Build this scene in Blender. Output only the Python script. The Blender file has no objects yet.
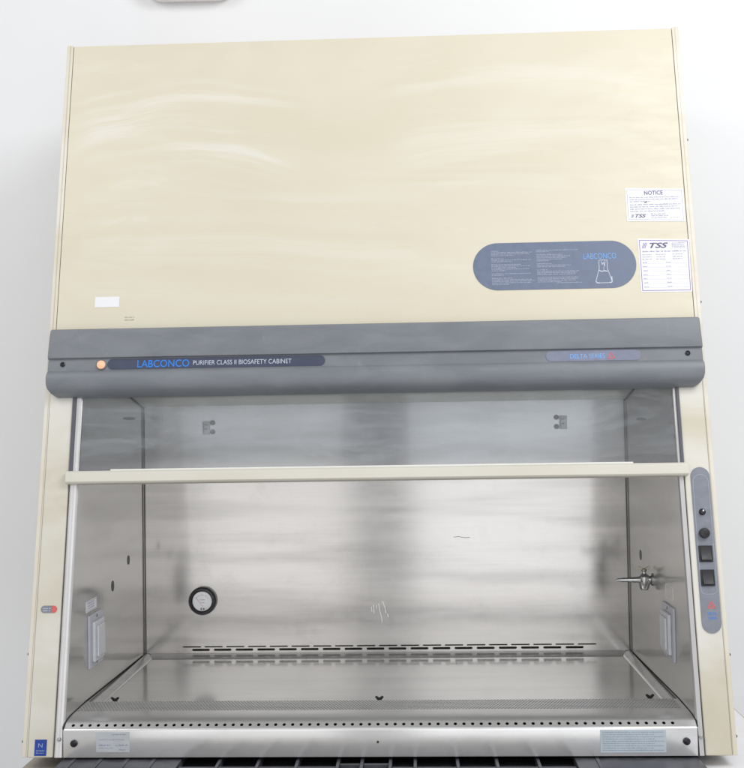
import bpy, bmesh, math, random
from mathutils import Vector, Matrix
random.seed(7)
SC = bpy.context.scene
COL = SC.collection
S = 0.1981
YB = 0.6256
XL, XR = -0.602, 0.610
# ------------------------------------------------------------------ frames
class Frame:
    def __init__(s, o, u, v):
        s.o = Vector(o); s.u = Vector(u).normalized(); s.v = Vector(v).normalized(); s.n = s.u.cross(s.v)
    def __call__(s, a, b, c=0.0): return s.o + s.u*a + s.v*b + s.n*c
FRONT = Frame((0,0,0), (1,0,0), (0, math.sin(S), math.cos(S)))
BACK = Frame((0,YB,0), (1,0,0), (0,0,1))
APRON = Frame((0,0,0), (1,0,0), (0,0,1))
LEFT = Frame((XL,0,0), (0,1,0), (0,0,1))
RIGHT = Frame((XR,0,0), (0,-1,0), (0,0,1))     # first coordinate is minus y
TOP = Frame((0,0,0), (1,0,0), (0,1,0))
# ------------------------------------------------------------------ mesh builder
class MB:
    def __init__(s): s.bm = bmesh.new()
    def face(s, pts):
        return s.bm.faces.new([s.bm.verts.new(p) for p in pts])
    def prism(s, fr, pts, n0, n1):
        a = [s.bm.verts.new(fr(p[0], p[1], n0)) for p in pts]
        b = [s.bm.verts.new(fr(p[0], p[1], n1)) for p in pts]
        k = len(pts)
        s.bm.faces.new(b); s.bm.faces.new(a[::-1])
        for i in range(k):
            j = (i+1) % k
            s.bm.faces.new((a[i], a[j], b[j], b[i]))
        return s
    def box(s, fr, u0, u1, v0, v1, n0, n1):
        return s.prism(fr, [(u0,v0),(u1,v0),(u1,v1),(u0,v1)], n0, n1)
    def cyl(s, fr, u, v, r, n0, n1, seg=32, r2=None):
        r2 = r if r2 is None else r2
        a = [s.bm.verts.new(fr(u+r*math.cos(t), v+r*math.sin(t), n0)) for t in [2*math.pi*i/seg for i in range(seg)]]
        b = [s.bm.verts.new(fr(u+r2*math.cos(t), v+r2*math.sin(t), n1)) for t in [2*math.pi*i/seg for i in range(seg)]]
        s.bm.faces.new(b); s.bm.faces.new(a[::-1])
        for i in range(seg):
            j = (i+1) % seg
            s.bm.faces.new((a[i], a[j], b[j], b[i]))
        return s
    def lathe(s, fr, u, v, prof, seg=40):          # prof: (radius, n)
        rings = []
        for r, n in prof:
            rings.append([s.bm.verts.new(fr(u+r*math.cos(2*math.pi*i/seg), v+r*math.sin(2*math.pi*i/seg), n)) for i in range(seg)])
        for A, B in zip(rings, rings[1:]):
            for i in range(seg):
                j = (i+1) % seg
                s.bm.faces.new((A[i], A[j], B[j], B[i]))
        s.bm.faces.new(rings[-1]); s.bm.faces.new(rings[0][::-1])
        return s
    def loft(s, rows, cap=True):                   # rows of points, closed across ends
        R = [[s.bm.verts.new(p) for p in r] for r in rows]
        for A, B in zip(R, R[1:]):
            for i in range(len(A)-1):
                s.bm.faces.new((A[i], A[i+1], B[i+1], B[i]))
        return R
    def stroke(s, fr, pts, w, n0, n1):
        for p, q in zip(pts, pts[1:]):
            d = Vector((q[0]-p[0], q[1]-p[1]))
            if d.length < 1e-7: continue
            d.normalize(); m = Vector((-d.y, d.x))*w/2
            s.prism(fr, [(p[0]-m.x,p[1]-m.y),(q[0]-m.x,q[1]-m.y),(q[0]+m.x,q[1]+m.y),(p[0]+m.x,p[1]+m.y)], n0, n1)
        return s
    def perf_row(s, fr, u0, u1, v0, v1, holes, h, round_=True, depth=0.0012, seg=8):
        """one strip of sheet metal with real holes; holes = [(centre, width)]"""
        bounds = [u0] + [(a[0]+a[1]/2 + b[0]-b[1]/2)/2 for a, b in zip(holes, holes[1:])] + [u1]
        vc = (v0+v1)/2
        for (c, w), a, b in zip(holes, bounds, bounds[1:]):
            if round_:
                inner = [(c+w/2*math.cos(t), vc+h/2*math.sin(t)) for t in [math.pi/4*i for i in range(8)]]
                outer = [(b,vc),(b,v1),(c,v1),(a,v1),(a,vc),(a,v0),(c,v0),(b,v0)]
            else:
                e = h*0.35
                inner = [(c+w/2,vc),(c+w/2-e,vc+h/2),(c,vc+h/2),(c-w/2+e,vc+h/2),(c-w/2,vc),(c-w/2+e,vc-h/2),(c,vc-h/2),(c+w/2-e,vc-h/2)]
                outer = [(b,vc),(b,v1),(c,v1),(a,v1),(a,vc),(a,v0),(c,v0),(b,v0)]
            I = [s.bm.verts.new(fr(x,y,0)) for x,y in inner]
            D = [s.bm.verts.new(fr(x,y,-depth)) for x,y in inner]
            O = [s.bm.verts.new(fr(x,y,0)) for x,y in outer]
            for i in range(8):
                j = (i+1) % 8
                s.bm.faces.new((O[i], O[j], I[j], I[i]))
                s.bm.faces.new((I[i], I[j], D[j], D[i]))
        return s
    def sheet(s, fr, u0, u1, v0, v1, n=0):
        s.face([fr(u0,v0,n), fr(u1,v0,n), fr(u1,v1,n), fr(u0,v1,n)]); return s
    def text(s, fr, txt, u, v, h, width=None, n=0.0005, shear=0, thin=0.0, align='LEFT'):
        cu = bpy.data.curves.new('t', 'FONT'); cu.body = txt; cu.size = 1; cu.shear = shear; cu.offset = thin
        cu.resolution_u = 4
        ob = bpy.data.objects.new('t', cu); COL.objects.link(ob)
        dg = bpy.context.evaluated_depsgraph_get()
        me = bpy.data.meshes.new_from_object(ob.evaluated_get(dg))
        xs = [w.co.x for w in me.vertices]; ys = [w.co.y for w in me.vertices]
        x0, x1, y0, y1 = min(xs), max(xs), min(ys), max(ys)
        sy = h/(y1-y0); sx = (width/(x1-x0)) if width else sy
        W = (x1-x0)*sx
        off = 0 if align == 'LEFT' else -W/2
        vs = [s.bm.verts.new(fr(u+off+(w.co.x-x0)*sx, v+(w.co.y-y0)*sy, n)) for w in me.vertices]
        for p in me.polygons:
            try: s.bm.faces.new([vs[i] for i in p.vertices])
            except ValueError: pass
        bpy.data.objects.remove(ob); bpy.data.curves.remove(cu); bpy.data.meshes.remove(me)
        return s
    def words(s, fr, u0, u1, v, h, n=0.0004, fill=0.9):
        """one line of print too small to read in the photograph"""
        x = u0; end = u0+(u1-u0)*fill
        while x < end:
            w = random.uniform(1.2, 4.5)*h
            w = min(w, end-x)
            # letters
            y = x
            while y < x+w-h*0.2:
                lw = h*random.uniform(.25,.5); lh = h*random.choice((.62,.62,.7,1.0))
                s.sheet(fr, y, y+lw, v, v+lh, n); y += lw+h*.16
            x += w+h*0.55
        return s
    def build(s, name, mat, parent=None, bevel=0, smooth=35, seg=2, fix=True):
        if fix: bmesh.ops.recalc_face_normals(s.bm, faces=s.bm.faces)
        me = bpy.data.meshes.new(name); s.bm.to_mesh(me); s.bm.free()
        me.materials.append(mat)
        o = bpy.data.objects.new(name, me); COL.objects.link(o)
        if parent: o.parent = parent
        if smooth:
            for p in me.polygons: p.use_smooth = True
            me.set_sharp_from_angle(angle=math.radians(smooth))
        if bevel:
            m = o.modifiers.new('bevel', 'BEVEL'); m.width = bevel; m.segments = seg; m.limit_method = 'ANGLE'; m.angle_limit = math.radians(40)
            m.harden_normals = True
        return o
def pill(u0, u1, v0, v1, seg=14):
    if u1-u0 > v1-v0:
        r = (v1-v0)/2; c = (v0+v1)/2; out = []
        for i in range(seg+1):
            t = -math.pi/2+math.pi*i/seg; out.append((u1-r+r*math.cos(t), c+r*math.sin(t)))
        for i in range(seg+1):
            t = math.pi/2+math.pi*i/seg; out.append((u0+r+r*math.cos(t), c+r*math.sin(t)))
    else:
        r = (u1-u0)/2; c = (u0+u1)/2; out = []
        for i in range(seg+1):
            t = math.pi*i/seg; out.append((c+r*math.cos(t), v1-r+r*math.sin(t)))
        for i in range(seg+1):
            t = math.pi+math.pi*i/seg; out.append((c+r*math.cos(t), v0+r+r*math.sin(t)))
    return out
def tag(o, label=None, cat=None, group=None, kind=None):
    for k, v in (('label',label),('category',cat),('group',group),('kind',kind)):
        if v: o[k] = v
    return o
# ------------------------------------------------------------------ materials
class NT:
    def __init__(s, name):
        s.m = bpy.data.materials.new(name); s.m.use_nodes = True
        s.t = s.m.node_tree; s.b = s.t.nodes['Principled BSDF']; s.out = s.t.nodes['Material Output']
        s.tc = s.t.nodes.new('ShaderNodeTexCoord')
    def n(s, typ, **k):
        x = s.t.nodes.new(typ)
        for a, v in k.items():
            if hasattr(x, a): setattr(x, a, v)
            else: x.inputs[a].default_value = v
        return x
    def l(s, a, b): s.t.links.new(a, b)
    def val(s, x, sock):
        if isinstance(x, (int,float)): sock.default_value = x
        elif isinstance(x, (tuple,list)): sock.default_value = x
        else: s.l(x, sock)
    def math(s, op, a, b=0.0, clamp=False):
        x = s.t.nodes.new('ShaderNodeMath'); x.operation = op; x.use_clamp = clamp
        s.val(a, x.inputs[0]); s.val(b, x.inputs[1]); return x.outputs[0]
    def noise(s, scale=(1,1,1), sc=5, detail=4, rough=.5, vec=None, dist=0):
        mp = s.t.nodes.new('ShaderNodeMapping'); mp.inputs['Scale'].default_value = scale
        s.l(vec or s.tc.outputs['Object'], mp.inputs[0])
        x = s.t.nodes.new('ShaderNodeTexNoise'); x.inputs['Scale'].default_value = sc
        x.inputs['Detail'].default_value = detail; x.inputs['Roughness'].default_value = rough; x.inputs['Distortion'].default_value = dist
        s.l(mp.outputs[0], x.inputs['Vector']); return x.outputs[0]
    def ramp(s, f, lo, hi, a=0.0, b=1.0):
        x = s.t.nodes.new('ShaderNodeMapRange'); x.interpolation_type = 'SMOOTHSTEP'
        s.l(f, x.inputs['Value'])
        x.inputs['From Min'].default_value = lo; x.inputs['From Max'].default_value = hi
        x.inputs['To Min'].default_value = a; x.inputs['To Max'].default_value = b
        return x.outputs[0]
    def mix(s, f, a, b):
        x = s.t.nodes.new('ShaderNodeMix'); x.data_type = 'RGBA'
        s.val(f, x.inputs['Factor'])
        for v, i in ((a,6),(b,7)):
            if isinstance(v, tuple): x.inputs[i].default_value = (*v, 1) if len(v) == 3 else v
            else: s.l(v, x.inputs[i])
        return x.outputs[2]
    def bump(s, h, strength=.1, dist=.001):
        x = s.t.nodes.new('ShaderNodeBump'); x.inputs['Strength'].default_value = strength; x.inputs['Distance'].default_value = dist
        s.l(h, x.inputs['Height']); s.l(x.outputs[0], s.b.inputs['Normal'])
def plain(name, col, rough=.5, metal=0, var=.06, nscale=40, bump=0.0, spec=.5):
    M = NT(name)
    f = M.noise(sc=nscale, detail=5, rough=.6)
    g = M.ramp(f, .3, .7)
    c2 = tuple(max(0, x*(1-var*2)) for x in col)
    M.l(M.mix(g, c2, col), M.b.inputs['Base Color'])
    M.l(M.ramp(f, .3, .7, max(.02, rough-.06), min(1, rough+.08)), M.b.inputs['Roughness'])
    M.b.inputs['Metallic'].default_value = metal
    M.b.inputs['Specular IOR Level'].default_value = spec
    if bump: M.bump(f, bump, .001)
    return M.m
def steel(name, grain='X', base=(.60,.59,.575), rough=.2, aniso=.7, smudge=.1, streak=1.0, soft=.4, marks=.22):
    """brushed stainless: fine grain along one axis, wipe marks in the gloss"""
    M = NT(name)
    sc = {'X': (1.2,160,160), 'Y': (160,1.2,160), 'Z': (160,160,1.2)}[grain]
    g = M.noise(sc, sc=6, detail=3, rough=.65)
    wide = M.noise({'X': (.6,4,4), 'Y': (4,.6,4), 'Z': (4,4,.6)}[grain], sc=4, detail=5, rough=.6, dist=.6)
    fine = M.noise(sc=60, detail=6, rough=.7)
    d = M.math('MULTIPLY', M.math('SUBTRACT', g, .5), .16*streak)
    d = M.math('ADD', d, M.math('MULTIPLY', M.math('SUBTRACT', wide, .5), smudge*1.6))
    d = M.math('ADD', d, M.math('MULTIPLY', M.math('SUBTRACT', fine, .5), .06))
    pores = M.noise(sc=420, detail=3, rough=.8)
    d = M.math('ADD', d, M.math('MULTIPLY', M.math('SUBTRACT', pores, .5), .22))
    # darker bands along the grain and a few darker blotches
    grain_bands = M.noise({'X': (.8,9,9), 'Y': (9,.8,9), 'Z': (9,9,.8)}[grain], sc=1.9, detail=3, rough=.5, dist=.1)
    grain_bands = M.ramp(grain_bands, .45, .72, 0, marks)
    blotch = M.ramp(M.noise(sc=9, detail=6, rough=.75), .50, .80, 0, marks*.7)
    d = M.math('SUBTRACT', d, M.math('ADD', grain_bands, blotch))
    f = M.math('ADD', d, .5, True)
    lo = tuple(x*.72 for x in base); hi = tuple(min(1, x*1.28) for x in base)
    M.l(M.mix(f, lo, hi), M.b.inputs['Base Color'])
    r = M.math('ADD', M.math('MULTIPLY', M.math('SUBTRACT', wide, .5), .16), rough)
    r = M.math('ADD', r, M.math('MULTIPLY', M.math('SUBTRACT', fine, .5), .06), True)
    M.l(r, M.b.inputs['Roughness'])
    M.b.inputs['Metallic'].default_value = 1
    if aniso:
        M.b.inputs['Anisotropic'].default_value = aniso
        tn = M.t.nodes.new('ShaderNodeTangent'); tn.direction_type = 'RADIAL'; tn.axis = grain
        M.l(tn.outputs[0], M.b.inputs['Tangent'])
    M.bump(g, .05, .0004)
    # second, wide lobe of the brushed finish
    q = M.n('ShaderNodeBsdfPrincipled'); q.inputs['Metallic'].default_value = .8; q.inputs['Roughness'].default_value = .55
    M.l(M.b.inputs['Base Color'].links[0].from_socket, q.inputs['Base Color'])
    mx = M.n('ShaderNodeMixShader'); mx.inputs[0].default_value = soft
    M.l(M.b.outputs[0], mx.inputs[1]); M.l(q.outputs[0], mx.inputs[2]); M.l(mx.outputs[0], M.out.inputs[0])
    return M.m
st_back = steel('steel_back', 'X', (.675,.655,.635), .15, .5, .26, 1.6, soft=.38, marks=.34)
st_side = steel('steel_side', 'Y', (.66,.645,.625), .13, 0, .10, soft=.55, marks=.12)
st_floor = steel('steel_floor', 'X', (.86,.845,.82), .13, 0, .22, soft=.40, marks=.10)
st_apron = steel('steel_apron', 'X', (.84,.83,.83), .15, .5, .2, 1.5, soft=.5)
st_grille = steel('steel_grille', 'X', (.82,.82,.82), .24, 0, .12, soft=.6)
st_trim = steel('steel_trim', 'Z', (.64,.63,.63), .22, 0, .2, soft=.5)
chrome = plain('chrome', (.55,.56,.56), .18, 1, .1, 60)

def enamel(name, base, wipe=False, dirt=.12, rough=.42):
    M = NT(name)
    sep = M.t.nodes.new('ShaderNodeSeparateXYZ'); M.l(M.tc.outputs['Object'], sep.inputs[0])
    X, Z = sep.outputs[0], sep.outputs[2]
    blot = M.noise((1,1,2), sc=2.2, detail=5, rough=.55, dist=.4)
    grime = M.noise((1,1,4), sc=14, detail=6, rough=.65)
    dark = tuple(x*k for x, k in zip(base, (1-dirt*.8, 1-dirt, 1-dirt*1.5)))
    c = M.mix(M.ramp(blot, .35, .7), base, dark)
    c = M.mix(M.ramp(grime, .55, .8, 0, .35), c, tuple(x*.86 for x in base))
    if wipe:
        pale = (.81,.80,.765)
        for (xc, zc, ex, x0, x1, z0, z1, amt, sd) in ((-.40,.72,.80,-.68,-.13,1.12,1.46,1.0,0.0), (.30,.55,.75,.02,.66,1.10,1.46,.55,5.3), (-.52,.85,1.3,-.66,-.40,.95,1.30,.4,9.1), (.1,.3,.55,-.1,.45,.90,1.22,.4,3.3), (-.35,.2,.4,-.66,.15,.84,1.15,.45,13.7)):
            dx = M.math('MULTIPLY', M.math('SUBTRACT', X, xc), ex)
            dz = M.math('SUBTRACT', Z, zc)
            warp = M.noise((1,1,1), sc=3.5, detail=2)
            r = M.math('SQRT', M.math('ADD', M.math('MULTIPLY', dx, dx), M.math('MULTIPLY', dz, dz)))
            r = M.math('ADD', r, M.math('MULTIPLY', warp, .05))
            ang = M.math('ARCTAN2', dx, dz)
            cb = M.t.nodes.new('ShaderNodeCombineXYZ')
            M.l(M.math('MULTIPLY', r, 34.0), cb.inputs[0]); M.l(M.math('ADD', M.math('MULTIPLY', ang, 1.3), sd), cb.inputs[1])
            cb.inputs[2].default_value = sd
            nz = M.noise((1,1,1), sc=1.0, detail=5, rough=.6, vec=cb.outputs[0])
            cb2 = M.t.nodes.new('ShaderNodeCombineXYZ')
            M.l(M.math('MULTIPLY', r, 9.0), cb2.inputs[0]); M.l(M.math('ADD', M.math('MULTIPLY', ang, 1.1), sd), cb2.inputs[1])
            nz2 = M.noise((1,1,1), sc=1.0, detail=1, vec=cb2.outputs[0])
            k = M.math('MULTIPLY', M.ramp(nz, .46, .68), M.ramp(nz2, .30, .52))
            mask = M.math('MULTIPLY', M.math('MULTIPLY', M.ramp(X, x0, x0+.09), M.ramp(X, x1-.09, x1, 1, 0)),
                          M.math('MULTIPLY', M.ramp(Z, z0, z0+.1), M.ramp(Z, z1-.04, z1, 1, 0)))
            k = M.math('MULTIPLY', M.math('MULTIPLY', k, mask), .5*amt)
            c = M.mix(k, c, pale)
        haze = M.noise((1,1,1.3), sc=1.7, detail=3, dist=1.0)
        c = M.mix(M.ramp(haze, .45, .7, 0, .10), c, (.85,.84,.78))
    M.l(c, M.b.inputs['Base Color'])
    M.l(M.ramp(grime, .3, .7, rough-.06, rough+.1), M.b.inputs['Roughness'])
    M.bump(M.noise(sc=220, detail=2), .05, .0005)
    return M.m
beige = enamel('beige_enamel', (.70,.65,.515), True, .035)
beige_post = enamel('beige_post_enamel', (.74,.722,.66), False, .26)
beige_side = enamel('beige_side_enamel', (.76,.72,.63), False, .14)
bar_mat = enamel('sash_bar_enamel', (.71,.685,.61), False, .08)
pale_strip = plain('pale_strip', (.85,.84,.80), .4, 0, .03)  # paler than the bar: light on its top edge is put into the colour
bumper = NT('grey_bumper')
_f = bumper.noise((1,1,3), sc=7, detail=6, rough=.65, dist=.5); _s = bumper.noise((1,1,1), sc=300, detail=3)
_c = bumper.mix(bumper.ramp(_f, .35, .7), (.175,.190,.210), (.215,.23,.25))
_sm = bumper.noise((3,1,.8), sc=9, detail=4, rough=.7, dist=1.5)
_c = bumper.mix(bumper.ramp(_sm, .62, .8, 0, .35), _c, (.42,.44,.48))
bumper.l(_c, bumper.b.inputs['Base Color']); bumper.l(bumper.ramp(_f, .3, .7, .38, .52), bumper.b.inputs['Roughness'])
bumper.bump(_s, .12, .0006); bumper = bumper.m
strip_dark = plain('dark_blue_grey_strip', (.055,.068,.115), .35, 0, .05)
strip_purple = plain('violet_grey_strip', (.22,.235,.33), .35, 0, .06)
oval_blue = plain('blue_grey_label', (.155,.19,.28), .45, 0, .06, 60)
panel_grey = plain('grey_blue_plastic', (.235,.255,.30), .42, 0, .06, 60)
logo_blue = plain('logo_blue', (.02,.25,.90), .5)
logo_blue_light = plain('logo_light_blue', (.20,.48,.95), .5)
print_white = plain('white_print', (.62,.66,.76), .5, 0, .02)
print_dim = plain('dim_print', (.42,.46,.58), .5, 0, .02)
print_grey = plain('grey_print', (.36,.36,.50), .5, 0, .02)
print_ink = plain('dark_ink', (.10,.09,.20), .5, 0, .02)
print_violet = plain('violet_ink', (.24,.16,.48), .5, 0, .02)
print_pale = plain('pale_blue_print', (.36,.44,.56), .5, 0, .02)
red = plain('red_print', (.70,.13,.13), .5, 0, .02)
paper = plain('white_paper', (.86,.86,.89), .5, 0, .02)
paper_blue = plain('pale_blue_label', (.60,.68,.74), .35, 0, .04)
paper_silver = plain('silver_label', (.62,.65,.68), .35, 0, .04)
black = plain('black_plastic', (.018,.018,.02), .4, 0, .1, 80)
black_gloss = plain('black_gloss', (.02,.02,.028), .2, 0, .1, 80)
dark = plain('dark_cavity', (.015,.015,.016), .8, 0, .1)
gasket = plain('grey_gasket', (.11,.11,.14), .5, 0, .1)
blue_st = plain('blue_sticker_print', (.01,.06,.38), .4, 0, .1)
outlet_mat = plain('pale_outlet_plastic', (.66,.67,.71), .35, 0, .04)
outlet_plate_mat = plain('outlet_plate_plastic', (.52,.53,.58), .35, 0, .04)
diff_mat = plain('diffuser_panel', (.66,.67,.60), .4, 0, .04)
brass = plain('dull_brass', (.42,.41,.34), .28, 1, .15)
pallet_mat = plain('dark_grey_plastic', (.10,.102,.12), .42, 0, .25, 25, .3)
tan = plain('tan_laminate', (.50,.45,.38), .45, 0, .12, 18)
gauge_face = plain('gauge_dial', (.95,.96,.98), .3, 0, .02)
smudge_dark = plain('dark_scratch', (.12,.12,.12), .5)
smudge_light = plain('bright_scratch', (.85,.85,.85), .3, 1, .02)
# wall: painted plaster with faint roller texture
W = NT('wall_paint'); _w = W.noise(sc=1.1, detail=4); _w2 = W.noise(sc=180, detail=3)
W.l(W.mix(W.ramp(_w,.3,.7), (.80,.805,.82), (.84,.845,.855)), W.b.inputs['Base Color']); W.b.inputs['Roughness'].default_value = .6
W.bump(_w2, .08, .001); wall_mat = W.m
# lit lamp
L = NT('indicator_lens'); L.b.inputs['Base Color'].default_value = (.8,.42,.28,1)
L.b.inputs['Emission Color'].default_value = (1,.42,.24,1); L.b.inputs['Emission Strength'].default_value = .45; lamp_mat = L.m
# glass of the sash, slightly grey and smeared
G = NT('sash_glass'); gt = G.t
tr = G.n('ShaderNodeBsdfTransparent'); tr.inputs[0].default_value = (.87,.89,.91,1)
gl = G.n('ShaderNodeBsdfGlossy'); gl.inputs['Roughness'].default_value = .05
df = G.n('ShaderNodeBsdfDiffuse'); df.inputs[0].default_value = (.66,.69,.72,1)
fr_ = G.n('ShaderNodeFresnel'); fr_.inputs[0].default_value = 1.5
m1 = G.n('ShaderNodeMixShader'); m2 = G.n('ShaderNodeMixShader')
G.l(fr_.outputs[0], m1.inputs[0]); G.l(tr.outputs[0], m1.inputs[1]); G.l(gl.outputs[0], m1.inputs[2])
_g = G.noise((.7,1,3.0), sc=5, detail=7, rough=.65, dist=1.6)
_g2 = G.noise((6,1,.8), sc=7, detail=4, rough=.6, dist=.8)
_g = G.math('ADD', G.math('MULTIPLY', _g, .9), G.math('MULTIPLY', _g2, .1))
G.l(G.ramp(_g, .40, .70, .03, .17), m2.inputs[0]); G.l(m1.outputs[0], m2.inputs[1]); G.l(df.outputs[0], m2.inputs[2])
G.l(m2.outputs[0], G.out.inputs[0]); glass = G.m
clear = NT('gauge_glass'); tr = clear.n('ShaderNodeBsdfTransparent'); gl = clear.n('ShaderNodeBsdfGlossy'); gl.inputs['Roughness'].default_value = .05
m1 = clear.n('ShaderNodeMixShader'); m1.inputs[0].default_value = .08
clear.l(tr.outputs[0], m1.inputs[1]); clear.l(gl.outputs[0], m1.inputs[2]); clear.l(m1.outputs[0], clear.out.inputs[0]); clear = clear.m

# ------------------------------------------------------------------ the cabinet
R = bpy.data.objects.new('biosafety_cabinet', None); COL.objects.link(R); R.location = (0,0,0)
tag(R, 'large beige laboratory safety cabinet with grey header band and open stainless steel work chamber', 'safety cabinet')
TT = 1.5285          # length of the sloping front
HH = TT*math.cos(S)
YF = lambda t: t*math.sin(S)
# side panels (outer skins): polygon in y,z
for sx in (-1, 1):
    m = MB()
    x0, x1 = (-.6840,-.6752) if sx < 0 else (.6752,.6840)
    t1 = TT + .002
    P = [(.004,0),(YF(t1)+.004, t1*math.cos(S)),(.765,t1*math.cos(S)),(.765,0)]
    fr = Frame((x0,0,0),(0,1,0),(0,0,1))
    m.prism(fr, P, 0, x1-x0)
    m.build('side_panel', beige_side, R, .0012)
# narrow upper flange strips between front panel and side panels
for sx in (-1, 1):
    a, b = sorted((sx*.6688, sx*.6748))
    MB().box(FRONT, a, b, .86, TT, -.02, -.0012).build('edge_flange', beige_side, R, .0008)
# big front panel
MB().box(FRONT, -.6675, .6675, .835, TT-.003, -.012, 0).build('front_panel', beige, R, .0015)
# top, back, bottom
m = MB()
m.box(TOP, -.6745,.6745, YF(TT)+.004,.764, HH-.012, HH-.004)
m.box(TOP, -.6745,.6745, .752,.764, .003, HH-.013)
m.build('case', beige_side, R)
MB().box(TOP, -.6745,.6745, .012,.751, .001, .006).build('bottom_pan', dark, R)  # near-black: shade below the grille holes is put into its colour
# posts either side of the opening
for sx in (-1, 1):
    a, b = (-.6715,-.6225) if sx < 0 else (.6235,.6730)
    m = MB(); m.box(FRONT, a, b, .001, .73, -.05, 0)
    o = m.build('front_post', beige_post, R, .0022, seg=3)
    m = MB(); a, b = (-.6748,-.6722) if sx < 0 else (.6737,.6748)
    m.box(FRONT, a, b, .001, .73, -.05, -.0025).build('post_edge', beige_side, R, .0006)
# stainless trim beside the posts
for sx in (-1, 1):
    xi = XL if sx < 0 else XR
    xo = -.6218 if sx < 0 else .6228
    rows = []
    for t in (0.001, .53, .745):
        k = 0 if t > .5 else 0
        r = [FRONT(xo, t, -.03), FRONT(xo, t, -.006), FRONT(xo+(xi-xo)*.15, t, -.001), FRONT(xo+(xi-xo)*.8, t, -.001), FRONT(xi, t, -.0045)]
        rows.append(r)
    m = MB(); m.loft(rows)
    m.build('steel_trim', st_trim, R, smooth=50)
    # bolt low on the trim
    c = (-.6108 if sx < 0 else .6165)
    MB().cyl(FRONT, c, .0345, .0042, -.002, .004, 6).cyl(FRONT, c, .0345, .0022, .004, .006, 10).build('trim_bolt', chrome, R, .0004)
    # sash track, only above the bar
    a, b = (-.6215,-.6145) if sx < 0 else (.6175,.6225)
    MB().box(FRONT, a, b, .556, .745, -.0005, .004).build('sash_track', gasket, R, .0006)
# header band
prof = [(-.004,.857,.6705),(.024,.8535,.6705),(.028,.850,.6708),(.033,.793,.6715),(.032,.7895,.6715),(.0265,.7885,.6715),(.0265,.763,.672),(.030,.7605,.672),(.0325,.756,.6725),(.0345,.746,.6725),(.0335,.735,.6718),(.029,.726,.6700),(.021,.7175,.6640),(.010,.7125,.6550),(-.004,.7115,.652)]
rows = []
for off, t, hx in prof:
    c = max(0, (.742-t)/.0375)
    rows.append([FRONT(-hx, t, -.004), FRONT(-hx, t, max(off-.004,-.004)), FRONT(-hx+.003, t, off), FRONT(hx-.003, t, off), FRONT(hx, t, max(off-.004,-.004)), FRONT(hx, t, -.004)])
m = MB(); Rr = m.loft(rows)
m.bm.faces.new(Rr[0][::-1]); m.bm.faces.new(Rr[-1])
bmesh.ops.remove_doubles(m.bm, verts=m.bm.verts, dist=1e-5)
m.build('header', bumper, R, smooth=28)
# thin edge line between upper and middle parts of the header
N0 = .0266
for u, rr in ((-.6395,.0052),(.6410,.0052)):
    MB().lathe(FRONT, u, .7768, [(rr,N0-.001),(rr,N0+.0015),(rr*.7,N0+.0025),(rr*.45,N0+.0012)], 20).build('header_screw', black_gloss, R)
m = MB().lathe(FRONT, -.5583, .7745, [(.0105,N0-.001),(.0105,N0+.002),(.0092,N0+.003),(.0088,N0+.0028)], 32)
m.build('lamp_bezel', bumper, R)
MB().lathe(FRONT, -.5583, .7745, [(.0088,N0+.0028),(.0085,N0+.0042),(.006,N0+.0056),(.002,N0+.006)], 32).build('indicator_light', lamp_mat, R)
s1 = MB().prism(FRONT, pill(-.546,-.0945,.7645,.7865), N0, N0+.0008).build('name_strip', strip_dark, R)
MB().text(FRONT, 'LABCONCO', -.483, .7675, .0155, .108, N0+.0011, 0, .004).build('logo_lettering', logo_blue, s1)
MB().text(FRONT, 'PURIFIER CLASS II BIOSAFETY CABINET', -.367, .7708, .0095, .2035, N0+.0011, 0, -.004).build('lettering', print_white, s1)
s2 = MB().prism(FRONT, pill(.356,.5475,.7645,.7865), N0, N0+.0008).build('series_strip', strip_purple, R)
MB().text(FRONT, 'DELTA SERIES', .4045, .7695, .0095, .070, N0+.0011, 0, -.002).build('lettering', logo_blue_light, s2)
def tri(m, fr, c, v, w, h, st, n0, n1):
    P = [(c-w/2, v), (c+w/2, v), (c, v+h)]
    m.stroke(fr, P+[P[0]], st, n0, n1)
m = MB(); tri(m, FRONT, .4875, .7690, .0135, .0115, .0017, N0+.0008, N0+.0012); m.build('triangle_mark', red, s2)

# --- labels on the front panel
o1 = MB().prism(FRONT, pill(.2155,.556,.927,1.0315, 28), .0002, .0008).build('instruction_label', oval_blue, R)
m = MB(); n = .0011
blocks = [(.2545,.332,1.0115,[1,.92,.85,.45,0,.35,.95,.55,0,.7,.9,.97,.8,.95,.93,.3,0,.55,.92,1,.95,.97,.9])]
def column(u0, u1, v, pitch, ws, h=.0021):
    for w in ws:
        if w: m.words(FRONT, u0, u0+(u1-u0)*w, v, h, n, 1.0)
        v -= pitch
column(.2540,.3395,1.0125,.00335,[.18,1,.92,.55,0,.3,.97,.5,0,.72,.95,.6,.9,.35,0,.95,.3,0,.5,.97,1.05,.95,.4])
column(.3490,.4370,1.0125,.00335,[1,.3,0,.62,.8,.72,.6,.3,0,.35,.8,.65,0,.25,1,.95,.9,0,.97,.96,.9,.55])
column(.3900,.4420,.9400,.00335,[1])
m.build('small_print', print_dim, o1)
MB().text(FRONT, 'LABCONCO', .4475, .9915, .0125, .0675, n, 0, -.012).build('logo_lettering', logo_blue_light, o1)
m = MB(); w = .0011
m.stroke(FRONT, [(.4785,.988),(.4785,.970),(.4700,.9420),(.4730,.9385),(.5020,.9385),(.5035,.9420),(.4955,.970),(.4955,.988)], w, .0008, n)
m.stroke(FRONT, [(.4700,.9425),(.4725,.9385),(.4775,.9385)], w*1.8, .0008, n+.0001)
m.stroke(FRONT, [(.5035,.9520),(.5035,.9400),(.4990,.9385)], w*1.8, .0008, n+.0001)
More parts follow.
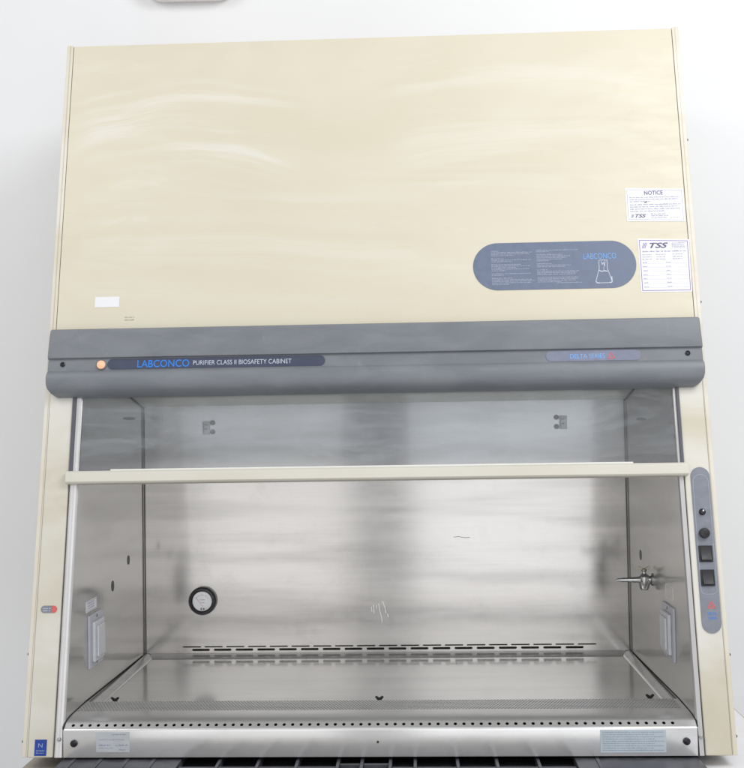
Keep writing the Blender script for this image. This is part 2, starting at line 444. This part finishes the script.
m.stroke(FRONT, [(.4775,.9665),(.4830,.9635),(.4890,.9650),(.4960,.9635)], w*1.7, .0008, n+.0001)
m.stroke(FRONT, [(.4835,.986),(.4850,.978),(.4880,.984),(.4900,.974),(.4915,.987)], w, .0008, n+.0001)
m.stroke(FRONT, [(.4790,.9885),(.4960,.9885)], w, .0008, n+.0001)
m.stroke(FRONT, [(.4880,.974),(.4880,.9635)], w*.8, .0008, n+.0001)
m.build('flask_drawing', print_white, o1)

nt = MB().prism(FRONT, [(.5428,1.0742),(.6644,1.0705),(.6647,1.1450),(.5430,1.1490)], .0002, .0007).build('notice_label', paper, R)
m = MB()
m.stroke(FRONT, [(.5462,1.0778),(.6610,1.0742),(.6613,1.1418),(.5466,1.1455),(.5462,1.0778)], .0007, .0007, .00095)
for k in range(3): m.words(FRONT, .551, .656, 1.1262-k*.0046, .0026, .001, (1,.97,.4)[k])
for k in range(4): m.words(FRONT, .551, .656, 1.1098-k*.0050, .0026, .001, (1,.95,1,.7)[k])
for k in range(3): m.words(FRONT, .594, .630, 1.0880-k*.0040, .0024, .001, (.9,1,.9)[k])
m.words(FRONT, .632,.656, 1.0795, .0015, .001)
m.build('small_print', print_grey, nt)
m = MB()
m.text(FRONT, 'NOTICE', .5825, 1.1325, .0092, .0390, .0011, 0, .012)
m.text(FRONT, '///', .5515, 1.0815, .0080, .0070, .0011, .3, .02); m.text(FRONT, 'TSS', .5605, 1.0815, .0080, .0230, .0011, .35, .02)
MB().sheet(FRONT, .5815,.5870,1.1148,1.1172,.0011).build('ink_mark', print_ink, nt)
m.build('lettering', print_ink, nt)

ts = MB().prism(FRONT, [(.5622,.9165),(.6672,.9155),(.6687,1.0305),(.5624,1.0345)], .0002, .0007).build('certification_label', paper, R)
m = MB()
m.stroke(FRONT, [(.5655,.9198),(.6640,.9190),(.6652,1.0272),(.5656,1.0308),(.5655,.9198)], .0013, .0007, .00095)
m.text(FRONT, '///', .5695, 1.0125, .0125, .0120, .0011, .35, .03)
m.build('border', print_violet, ts)
m = MB(); m.text(FRONT, 'TSS', .5860, 1.0125, .0120, .0385, .0011, .35, .025); m.build('lettering', print_ink, ts)
m = MB()
for k in range(5): m.words(FRONT, .6320, .661, 1.0225-k*.0026, .0016, .001, .95)
m.words(FRONT, .570,.660, 1.0040, .0034, .001, 1)
for k in range(3):
    for (a,b) in ((.5695,.592),(.598,.620),(.632,.655)): m.words(FRONT, a, b, .9975-k*.0050, .0022, .001, .9)
for k, (a, b) in enumerate(((.5695,.615),(.5695,.605),(.5695,.632),(.5695,.632),(.5695,.575),(.5695,.582),(.5695,.632))):
    v = .9800-k*.0088
    m.stroke(FRONT, [(.5685,v-.0012),(.6625,v-.0014)], .0003, .0007, .0009)
    m.words(FRONT, .5695, .5795, v, .0022, .001); m.words(FRONT, .6175, .628, v, .0022, .001)
m.build('small_print', print_grey, ts)
MB().box(FRONT, -.5875, -.5352, .9078, .9308, .0002, .0006).build('blank_label', paper, R)
m = MB()
for k in range(2): m.words(FRONT, -.522, -.497, .8835-k*.006, .003, .0003, .8)
m.build('label_residue', tan, R)

# --- sash
MB().box(FRONT, -.6213, .6223, .545, .76, -.0085, -.0035).build('sash_glass', glass, R, smooth=0)
m = MB(); m.prism(Frame((-.6245,0,0),(0,math.sin(S),math.cos(S)),(0,-math.cos(S),math.sin(S))), [(.5305,-.010),(.5305,.012),(.534,.0155),(.552,.0155),(.5565,.010),(.5565,-.010)], 0, 1.2530)
m.build('sash_bar', bar_mat, R, .001)
MB().box(FRONT, -.535, .522, .5562, .5600, -.0005, .0065).build('sash_handle_lip', pale_strip, R, .0006)
MB().box(FRONT, -.60, .61, .5575, .5595, -.003, -.0010).build('glass_seal', gasket, R)

# --- chamber
ZS = .0568
# back wall with two rows of real slots
m = MB(); zt = .700
pitch = 1.0399/19
r1 = [(-.5054+pitch*i+.0228, .0462) for i in range(19)]
r2 = [(-.4827+.0548*i+.0228, .0452) for i in range(18)]
m.sheet(BACK, XL, XR, .050, .0680)
m.perf_row(BACK, XL, XR, .0680, .0762, r2, .0056, False, .0015)
m.perf_row(BACK, XL, XR, .0762, .0832, r1, .0032, False, .0015)
m.sheet(BACK, XL, XR, .0832, zt)
m.build('back_wall', st_back, R, fix=True, smooth=0)
# side walls
def side_poly(x, name):
    m = MB()
    P = [(.0065,.008),(.7440*math.sin(S)+.0046, .7440*math.cos(S)),(YB+.001,.745),(YB+.001,.008)]
    fr = Frame((x,0,0),(0,1,0),(0,0,1))
    m.face([fr(a,b) for a,b in P]); return m.build(name, st_side, R, smooth=0)
side_poly(XL, 'side_wall'); side_poly(XR, 'side_wall')
# light diffuser panel sloping down to the back wall, then the chamber roof
m = MB(); zd0, zd1 = .6845, .731
m.face([(XL,YB-.001,zd0),(XR,YB-.001,zd0),(XR,.40,zd1),(XL,.40,zd1)])
m.build('diffuser_panel', diff_mat, R, smooth=0)
MB().box(TOP, XL, XR, .14, .40, .7315, .736).build('chamber_roof', st_side, R)
for sx in (-1,1):
    x = XL+.0015 if sx < 0 else XR-.0015
    m = MB(); fr = Frame((x,0,0),(0,1,0),(0,0,1))
    m.prism(fr, [(YB-.002,zd0-.0015),(.40,zd1-.0015),(.40,zd1-.0045),(YB-.002,zd0-.0045)], -.001, .001).build('diffuser_seal', dark, R)
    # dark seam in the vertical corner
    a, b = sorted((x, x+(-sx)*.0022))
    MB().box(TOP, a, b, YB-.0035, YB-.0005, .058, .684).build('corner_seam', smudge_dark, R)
# work surface: dished tray with rim
prf = [(.0005,.002),(.0005,.050),(.0020,.0545)]
m = MB()
m.box(TOP, -.598,.606, .1520,.612, .050, ZS)
m.build('work_tray', st_floor, R, smooth=0)
for sx in (-1,1):
    xo = -.5995 if sx < 0 else .6075
    xi = xo - sx*.024
    rows = []
    for y in (.1530, YB-.004):
        rows.append([Vector((xo,y,ZS+.0005)),Vector((xo,y,ZS+.0065)),Vector((xo-sx*.008,y,ZS+.0070)),Vector((xo-sx*.014,y,ZS+.0035)),Vector((xo-sx*.018,y,ZS+.0040)),Vector((xi,y,ZS+.0004))])
    m = MB(); m.loft(rows); m.build('tray_rim', st_apron, R, smooth=60)
m = MB(); rows = []
for x in (-.585,.593):
    rows.append([Vector((x,.590,ZS+.0004)),Vector((x,.600,ZS+.0030)),Vector((x,.608,ZS+.0038)),Vector((x,.616,ZS+.0060)),Vector((x,.6235,ZS+.0060))])
m.loft(rows); m.build('tray_back_rim', st_trim, R, smooth=60)
# front grille with real perforations, lip and apron
X0, X1 = XL+.0012, XR-.0012
def seg_frame(p, q):
    v = Vector((0,q[0]-p[0],q[1]-p[1])); return Frame((0,p[0],p[1]),(1,0,0),v), v.length
m = MB()
fr, ln = seg_frame((.078,.0690),(.1450,.0700))
nrow = 10; dv = ln/nrow; pt = .0064
for r in range(nrow):
    sh = (r % 2)*pt/2; nh = int((X1-X0-.008)/pt)
    holes = [(X0+.005+sh+pt*i, .0050) for i in range(nh)]
    m.perf_row(fr, X0, X1, dv*r, dv*(r+1), holes, .0052, True, .0012)
m.build('perforated_grille', st_grille, R, smooth=0)
m = MB()
P = [(.0165,.0630),(.026,.0655),(.040,.0674),(.058,.0686),(.078,.0690)]
rows = [[Vector((X0,y,z)),Vector((X1,y,z))] for y,z in P]; m.loft(rows)
rows = [[Vector((X0,y,z)),Vector((X1,y,z))] for y,z in [(.1450,.0700),(.1485,.0692),(.1500,.0655),(.1515,.0545)]]; m.loft(rows)
fr, ln = seg_frame((.0050,.0560),(.0165,.0630))
nh = 72; pt = 1.192/nh
m.perf_row(fr, X0, X1, .0, ln, [(X0+.0165+pt*i*.992, .0068) for i in range(nh-1)], .0074, True, .0012)
P = [(.0005,.001),(.0005,.0500),(.0012,.0530),(.0030,.0550),(.0050,.0560)]
rows = [[Vector((X0,y,z)),Vector((X1,y,z))] for y,z in P]; m.loft(rows)
bmesh.ops.remove_doubles(m.bm, verts=m.bm.verts, dist=1e-6)
m.build('front_apron', st_apron, R, smooth=40)
# dark end slopes where grille meets the side walls
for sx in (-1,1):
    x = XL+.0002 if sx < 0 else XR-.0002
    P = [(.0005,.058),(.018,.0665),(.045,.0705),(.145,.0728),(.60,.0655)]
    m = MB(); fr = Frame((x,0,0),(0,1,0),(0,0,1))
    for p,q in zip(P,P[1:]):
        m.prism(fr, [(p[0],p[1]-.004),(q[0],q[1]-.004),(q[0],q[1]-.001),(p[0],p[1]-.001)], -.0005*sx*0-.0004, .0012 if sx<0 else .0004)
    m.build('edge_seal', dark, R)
# thumb screws on the tray
for x, y in ((-.5525,.186),(.0035,.184),(.561,.187)):
    m = MB(); fr = Frame((x,y,ZS),(1,0,0),(0,1,0))
    m.cyl(fr,0,0,.0042,0,.003,20); 
    fr2 = Frame((x,y,ZS),(1,0,0),(0,0,1))
    m.prism(fr2, [(-.0035,.0025),(.0035,.0025),(.0095,.0100),(.0060,.0125),(0,.0085),(-.0060,.0125),(-.0095,.0100)], -.0012, .0012)
    m.build('wing_screw', black, R, .0004)
# apron knobs, pin, labels
for x in (-.5795,.5880):
    MB().lathe(APRON, x, .0285, [(.0068,-.0005),(.0070,.003),(.0060,.0048),(.003,.0054)], 28).build('apron_plug', black_gloss, R)
MB().lathe(APRON, .0065, .0290, [(.0022,-.0005),(.0022,.0008),(.0008,.001)], 12).build('apron_pin', black, R)
a1 = MB().box(APRON, -.5365,-.4715,.0115,.0495,-.0003,.0003).build('rating_label', paper_silver, R)
m = MB()
m.words(APRON, -.505,-.476,.0440,.0022,.0005); m.words(APRON, -.531,-.508,.0235,.0030,.0005,1); m.words(APRON, -.499,-.475,.0235,.0030,.0005,1)
m.words(APRON, -.531,-.476,.0345,.0014,.0005); m.words(APRON, -.531,-.50,.0185,.0014,.0005); m.words(APRON, -.492,-.478,.0150,.0024,.0005)
m.build('small_print', print_grey, a1)
a2 = MB().box(APRON, .4270,.5500,.0075,.0500,-.0003,.0003).build('caution_label', paper_blue, R)
m = MB()
for k in range(9): m.words(APRON, .431,.546-random.random()*.03*(k%2),.0448-k*.0042,.0018,.0005,1)
m.build('small_print', print_pale, a2)

# gauge on the back wall
gu, gv = -.4530, .1955
gb = MB().lathe(BACK, gu, gv, [(.0340,0),(.0350,.006),(.0345,.013),(.0320,.0165),(.0270,.0170),(.0245,.0145),(.0242,.0100)], 56).build('pressure_gauge', black_gloss, R)
MB().cyl(BACK, gu, gv, .0241, .0080, .0125, 48).build('dial', gauge_face, gb)
m = MB()
for k in range(21):
    t = math.radians(150-120*k/20); a, b = .0165, .0195 if k % 5 == 0 else .0182
    m.stroke(BACK, [(gu+a*math.cos(t), gv-.002+a*math.sin(t)),(gu+b*math.cos(t), gv-.002+b*math.sin(t))], .0005, .0125, .0128)
m.words(BACK, gu-.009, gu+.009, gv+.003, .0018, .0128); m.words(BACK, gu-.007, gu+.007, gv-.004, .0016, .0128)
m.build('dial_marks', print_ink, gb)
m = MB(); m.stroke(BACK, [(gu-.0165,gv+.0105),(gu+.001,gv-.013)], .0009, .0129, .0133)
m.stroke(BACK, [(gu-.003,gv-.019),(gu-.0005,gv-.015)], .0014, .0129, .0133)
m.build('needle', red, gb)
MB().box(BACK, gu-.004, gu-.0005, gv-.0215, gv-.0165, .0129, .0136).box(BACK, gu+.002, gu+.0055, gv-.0215, gv-.0165, .0129, .0136).build('zero_screw', black, gb)
MB().cyl(BACK, gu, gv, .0246, .0146, .0152, 48).build('gauge_glass', clear, gb)
# latch plates on the back wall, upper part
for u, sgn in ((-.4345,1),(.4495,-1)):
    p = MB().box(BACK, u-.016, u+.004 if sgn>0 else u+.016, .612, .6460, 0, .0018) if sgn>0 else MB().box(BACK, u-.004, u+.016, .612, .6460, 0, .0018)
    p = p.build('latch_plate', paper_silver, R, .0006)
    m = MB()
    for v in (.6415,.6185):
        m.lathe(BACK, u+sgn*.0105, v, [(.0062,0),(.0062,.004),(.004,.006),(.0025,.0045)], 20)
    m.build('screw', smudge_dark, p)
    c = u - sgn*.006
    MB().box(BACK, c-.0035, c+.0035, .6355, .6375, .0018, .0028).box(BACK, c-.003, c+.003, .6245, .6275, .0018, .0028).box(BACK, c-.0065, c-.005, .6150, .6420, .0018, .0028).build('catch', smudge_dark, p)
# scratches on the back wall
m = MB()
for P in ([(-.0245,.181),(-.0235,.160)],[(-.0115,.184),(-.010,.170),(-.005,.150),(-.0035,.136)],[(-.001,.1865),(.003,.176),(.006,.160)],[(-.017,.180),(-.018,.170)],[(.001,.184),(-.002,.190)],[(-.030,.176),(-.029,.164)],[(.010,.158),(.012,.150)]):
    m.stroke(BACK, P, .0012, .0, .0003)
m.build('bright_scratches', smudge_light, R, smooth=0)
m = MB()
for P in ([(.178,.3465),(.190,.3480),(.206,.3450),(.218,.3455)],[(.297,.497),(.306,.492),(.315,.497),(.328,.4935)],[(-.14,.69),(-.115,.6905)]):
    MB().stroke(BACK, P, .0011, .0, .0003).build('dark_scratch', smudge_dark, R, smooth=0)

# holes and smudges in the side walls
def oval(fr, u, v, a, b, n0, n1, mb):
    mb.prism(fr, [(u+a*math.cos(t), v+b*math.sin(t)) for t in [2*math.pi*i/20 for i in range(20)]], n0, n1)
m = MB(); oval(LEFT, .479,.3175,.010,.011,0,.0008,m); m.build('hole_plug', black, R)
m = MB(); oval(LEFT, .346,.2765,.010,.012,0,.0008,m); m.build('hole_plug', black, R)
m = MB(); oval(RIGHT, -.4842,.3157,.010,.012,0,.0008,m); m.build('hole_plug', black, R)
for fr, u in ((LEFT,.495),(RIGHT,-.44)):
    m = MB(); oval(fr, u, .655 if u>0 else .634, .055,.0035,0,.0006,m); m.build('scuff_mark', smudge_dark, R)

# electrical outlets
def outlet(fr, u, v):
    p = MB().box(fr, u-.048, u+.048, v-.055, v+.055, 0, .005).build('outlet_plate', outlet_plate_mat, R, .0015)
    MB().box(fr, u-.034, u+.034, v-.043, v+.040, .005, .012).build('outlet_cover', outlet_mat, p, .002)
    MB().box(fr, u-.024, u+.024, v-.034, v+.031, .012, .0165).build('outlet_lid', outlet_mat, p, .002)
    for k in (-.048, .049):
        MB().lathe(fr, u, v+k, [(.0035,.005),(.0035,.0062),(.002,.0070)], 16).build('plate_screw', chrome, p)
outlet(LEFT, .208, .187)
outlet(RIGHT, -.205, .193)
lb = MB().box(LEFT, .150,.222,.2505,.273,.0002,.0008).build('outlet_label', paper, R)
m = MB(); m.stroke(LEFT, [(.154,.2525),(.218,.2525),(.218,.2710),(.154,.2710),(.154,.2525)], .001, .0008, .001)
for k in range(3): m.words(LEFT,.160,.212,.2665-k*.005,.0028,.001)
m.build('small_print', print_grey, lb)
m = MB(); m.stroke(RIGHT, [(-.235,.262),(-.173,.262),(-.173,.287),(-.235,.287),(-.235,.262)], .0022, .0, .0006)
m.build('outlet_label_outline', paper, R)

# gas tap on the right wall
gy, gz = .365, .276
fr = Frame((XR, gy, gz), (0,-1,0), (0,0,1))          # n points into the chamber
t = MB().lathe(fr, 0,0,[(.014,0),(.014,.003),(.0085,.005),(.0080,.010),(.0115,.011),(.0115,.025),(.0085,.027),(.0075,.030),(.0060,.034),(.0065,.040),(.0054,.044),(.0060,.050),(.0048,.056),(.0050,.062),(.0038,.072),(.0026,.080)], 28).build('gas_tap', chrome, R)
fv = Frame((XR-.018, gy, gz), (1,0,0), (0,1,0))
MB().lathe(fv, 0,0,[(.0080,-.022),(.0105,-.018),(.0125,-.009),(.0125,.007),(.0085,.011),(.0050,.014),(.0045,.018)], 24).build('valve_body', chrome, t)
m = MB(); m.lathe(fv, 0,0,[(.0050,.018),(.0060,.020),(.0060,.023),(.0040,.025)],20)
m.prism(Frame((XR-.018,gy,gz),(1,0,0),(0,0,1)), [(-.002,.019),(.002,.019),(.012,.0235),(.013,.0290),(.010,.0300),(.004,.0262),(-.004,.0262),(-.010,.0300),(-.013,.0290),(-.012,.0235)], -.0025, .0025)
m.build('tap_handle', brass, t, .0006)

# control panel on the right post
cp = MB().prism(FRONT, pill(.6345,.6715,.2250,.5480), .0003, .0022).build('control_panel', panel_grey, R, .0004)
m = MB()
pp = pill(.6375,.6680,.2860,.5440); pp = [p for p in pp if p[1] > .3]
P = pill(.6378,.6682,.2880,.5330); k = len(P)//2
top = P[:k]; m.stroke(FRONT, [(.6682,.50)]+top[1:]+[(.6378,.50)], .0007, .0022, .0025)
m.stroke(FRONT, [(.6682,.50),(.6682,.305),(.666,.3010),(.660,.2990),(.646,.2990),(.640,.3010),(.6378,.305),(.6378,.50)], .0007, .0022, .0025)
m.build('outline', print_dim, cp)
MB().lathe(FRONT, .6515, .4585, [(.0065,.0022),(.0065,.0035),(.0050,.0050),(.0050,.0075),(.0034,.0085)], 24).build('keyhole_ring', black_gloss, cp)
MB().lathe(FRONT, .6520, .4600, [(.0026,.0084),(.0020,.0100),(.001,.0105)], 14).build('led_lens', chrome, cp)
MB().lathe(FRONT, .6515, .4165, [(.0098,.0022),(.0100,.010),(.0090,.013),(.004,.0138)], 32).build('control_knob', black, cp)
for v in (.3765,.3300):
    sw = MB().box(FRONT, .6385,.6650, v-.0155, v+.0160, .0022, .0048).build('rocker_switch', black, cp, .0008)
for v in (.3765,.3300):
    fx = Frame((0,0,0),(0,math.sin(S),math.cos(S)),(0,-math.cos(S),math.sin(S)))
    m = MB(); fy = Frame((.6420,0,0),(0,math.sin(S),math.cos(S)),(0,-math.cos(S),math.sin(S)))
    m.prism(fy, [(v-.012,.0048),(v-.012,.0095),(v,.0060),(v+.0125,.0054),(v+.0125,.0048)], 0, .0195)
    m.build('rocker', black, cp, .0005)
for v in (.466,.44,.424,.384,.372,.338,.326):
    MB().words(FRONT, .6570 if v>.4 else .6660, .6655 if v>.4 else .6678, v, .0016, .0025).build('small_print', print_dim, cp)
m = MB(); tri(m, FRONT, .6550, .2725, .0150, .0135, .0016, .0022, .0025); tri(m, FRONT, .6550, .2755, .0060, .0055, .0012, .0022, .0025); m.build('triangle_mark', red, cp)
MB().text(FRONT, 'DELTA', .6550, .2590, .0058, .0165, .0025, 0, 0, 'C').build('lettering', logo_blue, cp)
MB().text(FRONT, 'SERIES', .6550, .2515, .0045, .0150, .0025, 0, 0, 'C').build('lettering', logo_blue, cp)

# badges on the left post
b1 = MB().prism(FRONT, pill(-.6625,-.6300,.2745,.2885), .0003, .0010).build('pill_badge', panel_grey, R)
P = [p for p in pill(-.6625,-.6300,.2745,.2885) if p[0] > -.6395]
P = [(-.6405,.2745)]+P+[(-.6405,.2885)]
MB().prism(FRONT, P, .0010, .0013).build('badge_end', red, b1)
m = MB(); m.words(FRONT,-.658,-.642,.2820,.0028,.0014); m.words(FRONT,-.658,-.642,.2775,.0028,.0014); m.build('small_print', print_white, b1)
b2 = MB().box(FRONT, -.6580,-.6345,.0045,.0345,.0003,.0008).build('blue_sticker', blue_st, R, .0002)
m = MB(); m.text(FRONT, 'N', -.6510,.0200,.0075,.0085,.001); m.words(FRONT,-.6545,-.638,.0130,.0024,.001,1); m.words(FRONT,-.6545,-.638,.0090,.0018,.001,1)
m.build('lettering', print_pale, b2)
# little screws along the outer edges
for x, t_ in ((.6850,1.262),(.6850,.8960),(.6850,.185),(.6850,.035),(-.6850,.195),(-.6850,.030)):
    P0 = FRONT(x, t_, -.010); sg = 1 if x > 0 else -1
    fr = Frame(P0, (0,sg,0), (0,0,1))
    MB().lathe(fr, 0,0,[(.0028,-.0015),(.0028,.0010),(.002,.002),(.001,.0024)],16).build('side_screw', smudge_dark, R)

# ------------------------------------------------------------------ what it stands on
pal = bpy.data.objects.new('plastic_pallet', None); COL.objects.link(pal); pal.location = (0,0,0)
tag(pal, 'dark grey ribbed plastic pallet under the beige cabinet', 'pallet')
PZ = -.0040
MB().box(TOP, -.604,.612, -.30,.70, -.0235, -.0205).build('gap_backing', plain('pallet_gap_shade', (.035,.036,.042), .6), pal)  # added dark bottom; shade between the ribs is put into its colour
for a, b in ((-.604,-.372),(.378,.612)):
    MB().box(TOP, a, b, -.30,.70, -.0203, PZ).build('deck_board', pallet_mat, pal, .002)
for k in range(4):
    for x in (-.580+k*.052,) + ((.42,) if k == 0 else ()):
        MB().box(TOP, x-.0035, x+.0035, -.30,.10, PZ+.0001, PZ+.0018).build('deck_ridge', pallet_mat, pal, .0008)
for x in (-.2975,-.2214,-.147,-.069,-.024,.030,.077,.157,.231,.309):
    MB().box(TOP, x-.0032, x+.0032, -.30,.70, -.0203, PZ-.001).build('rib', pallet_mat, pal, .0012)
for a, b, y in ((-.370,-.072,-.030),(-.066,-.027,-.012),(-.021,.027,-.012),(.034,.376,-.034)):
    MB().box(TOP, a, b, y-.007, y, -.0202, PZ-.003).build('cross_bar', pallet_mat, pal, .0015)
tb = MB().box(TOP, -.690, .80, -.55, .785, -.055, -.024).build('support_table', tan, None, .003)
tag(tb, 'tan laminate table top beneath the dark pallet, seen at the lower left corner', 'table')
sh = MB().box(TOP, .6140, .7950, -.54, .76, -.0238, -.0225).build('white_layer', paper, None, .001)  # thin white layer over the right part of the table
tag(sh, 'thin white layer on the table right of the dark pallet', 'sheet')

# ------------------------------------------------------------------ setting
wl = MB().box(TOP, -4.5, 4.5, .80, .90, -1.2, 3.6).build('wall', wall_mat, None, smooth=0)
wl['kind'] = 'structure'
# pale round fitting whose lower edge just shows at the top of the picture
fx = MB().prism(Frame((0,.80,0),(1,0,-.01),(0.01,0,1)), pill(-.655,-.385,1.781,1.90), .0005, .05).build('wall_fitting', plain('pinkish_plastic',(.86,.83,.84),.5), None, .018, seg=5)
tag(fx, 'pale pinkish rounded fitting on the wall above the cabinet, cut by the top edge', 'wall fitting')

# ------------------------------------------------------------------ light
def area(name, loc, target, sx, sy, radiance, col=(1,1,1)):
    l = bpy.data.lights.new(name, 'AREA'); l.shape = 'RECTANGLE'; l.size = sx; l.size_y = sy
    l.energy = radiance*math.pi*sx*sy; l.color = col
    o = bpy.data.objects.new(name, l); COL.objects.link(o); o.location = loc
    d = Vector(target)-Vector(loc); o.rotation_euler = d.to_track_quat('-Z','Y').to_euler()
    return o
area('reflection_softbox_a', (-.81,-3.2,.55), (-.81,0,.55), 1.0, 3.6, .85, (1,.995,.98))  # added softbox behind the camera, gives a bright band in the steel
area('reflection_softbox_b', (.62,-3.2,.55), (.62,0,.55), 1.15, 3.6, 1.12, (.98,.99,1))  # second added softbox; the gap between the two leaves the dark band
area('overhead_light', (1.7,-1.5,2.5), (.55,.4,.9), 1.3, 1.3, 8.0, (.98,.99,1))
area('overhead_light', (-1.9,-1.3,2.5), (-.7,.6,.8), 1.2, 1.2, 3.6, (1,.99,.97))  # fill lamp, added to brighten the wall left of the cabinet
wd = bpy.data.worlds.new('World'); SC.world = wd; wd.use_nodes = True
bg = wd.node_tree.nodes['Background']; bg.inputs[0].default_value = (.97,.98,1,1); bg.inputs[1].default_value = .55
# ------------------------------------------------------------------ camera
cx, cz, D, yaw, pit, rol, f = 0.0907, 0.6415, 2.0482, -0.0412, 0.034, -0.0161, 1064.7
fw = Vector((math.sin(yaw)*math.cos(pit), math.cos(yaw)*math.cos(pit), math.sin(pit)))
r0 = Vector((math.cos(yaw), -math.sin(yaw), 0)); u0 = r0.cross(fw)
rr = r0*math.cos(rol)+u0*math.sin(rol); uu = -r0*math.sin(rol)+u0*math.cos(rol)
cam = bpy.data.cameras.new('camera'); co = bpy.data.objects.new('camera', cam); COL.objects.link(co)
M = Matrix((rr, uu, -fw)).transposed().to_4x4(); M.translation = (cx,-D,cz); co.matrix_world = M
cam.sensor_fit = 'VERTICAL'; cam.sensor_height = 24; cam.lens = 24*f/768
cam.clip_start = .05; cam.clip_end = 100
SC.camera = co
SC.render.engine = 'CYCLES'
SC.cycles.max_bounces = 10; SC.cycles.glossy_bounces = 6; SC.cycles.transparent_max_bounces = 12
SC.view_settings.view_transform = 'Standard'; SC.view_settings.look = 'None'; SC.view_settings.exposure = 0; SC.view_settings.gamma = 1
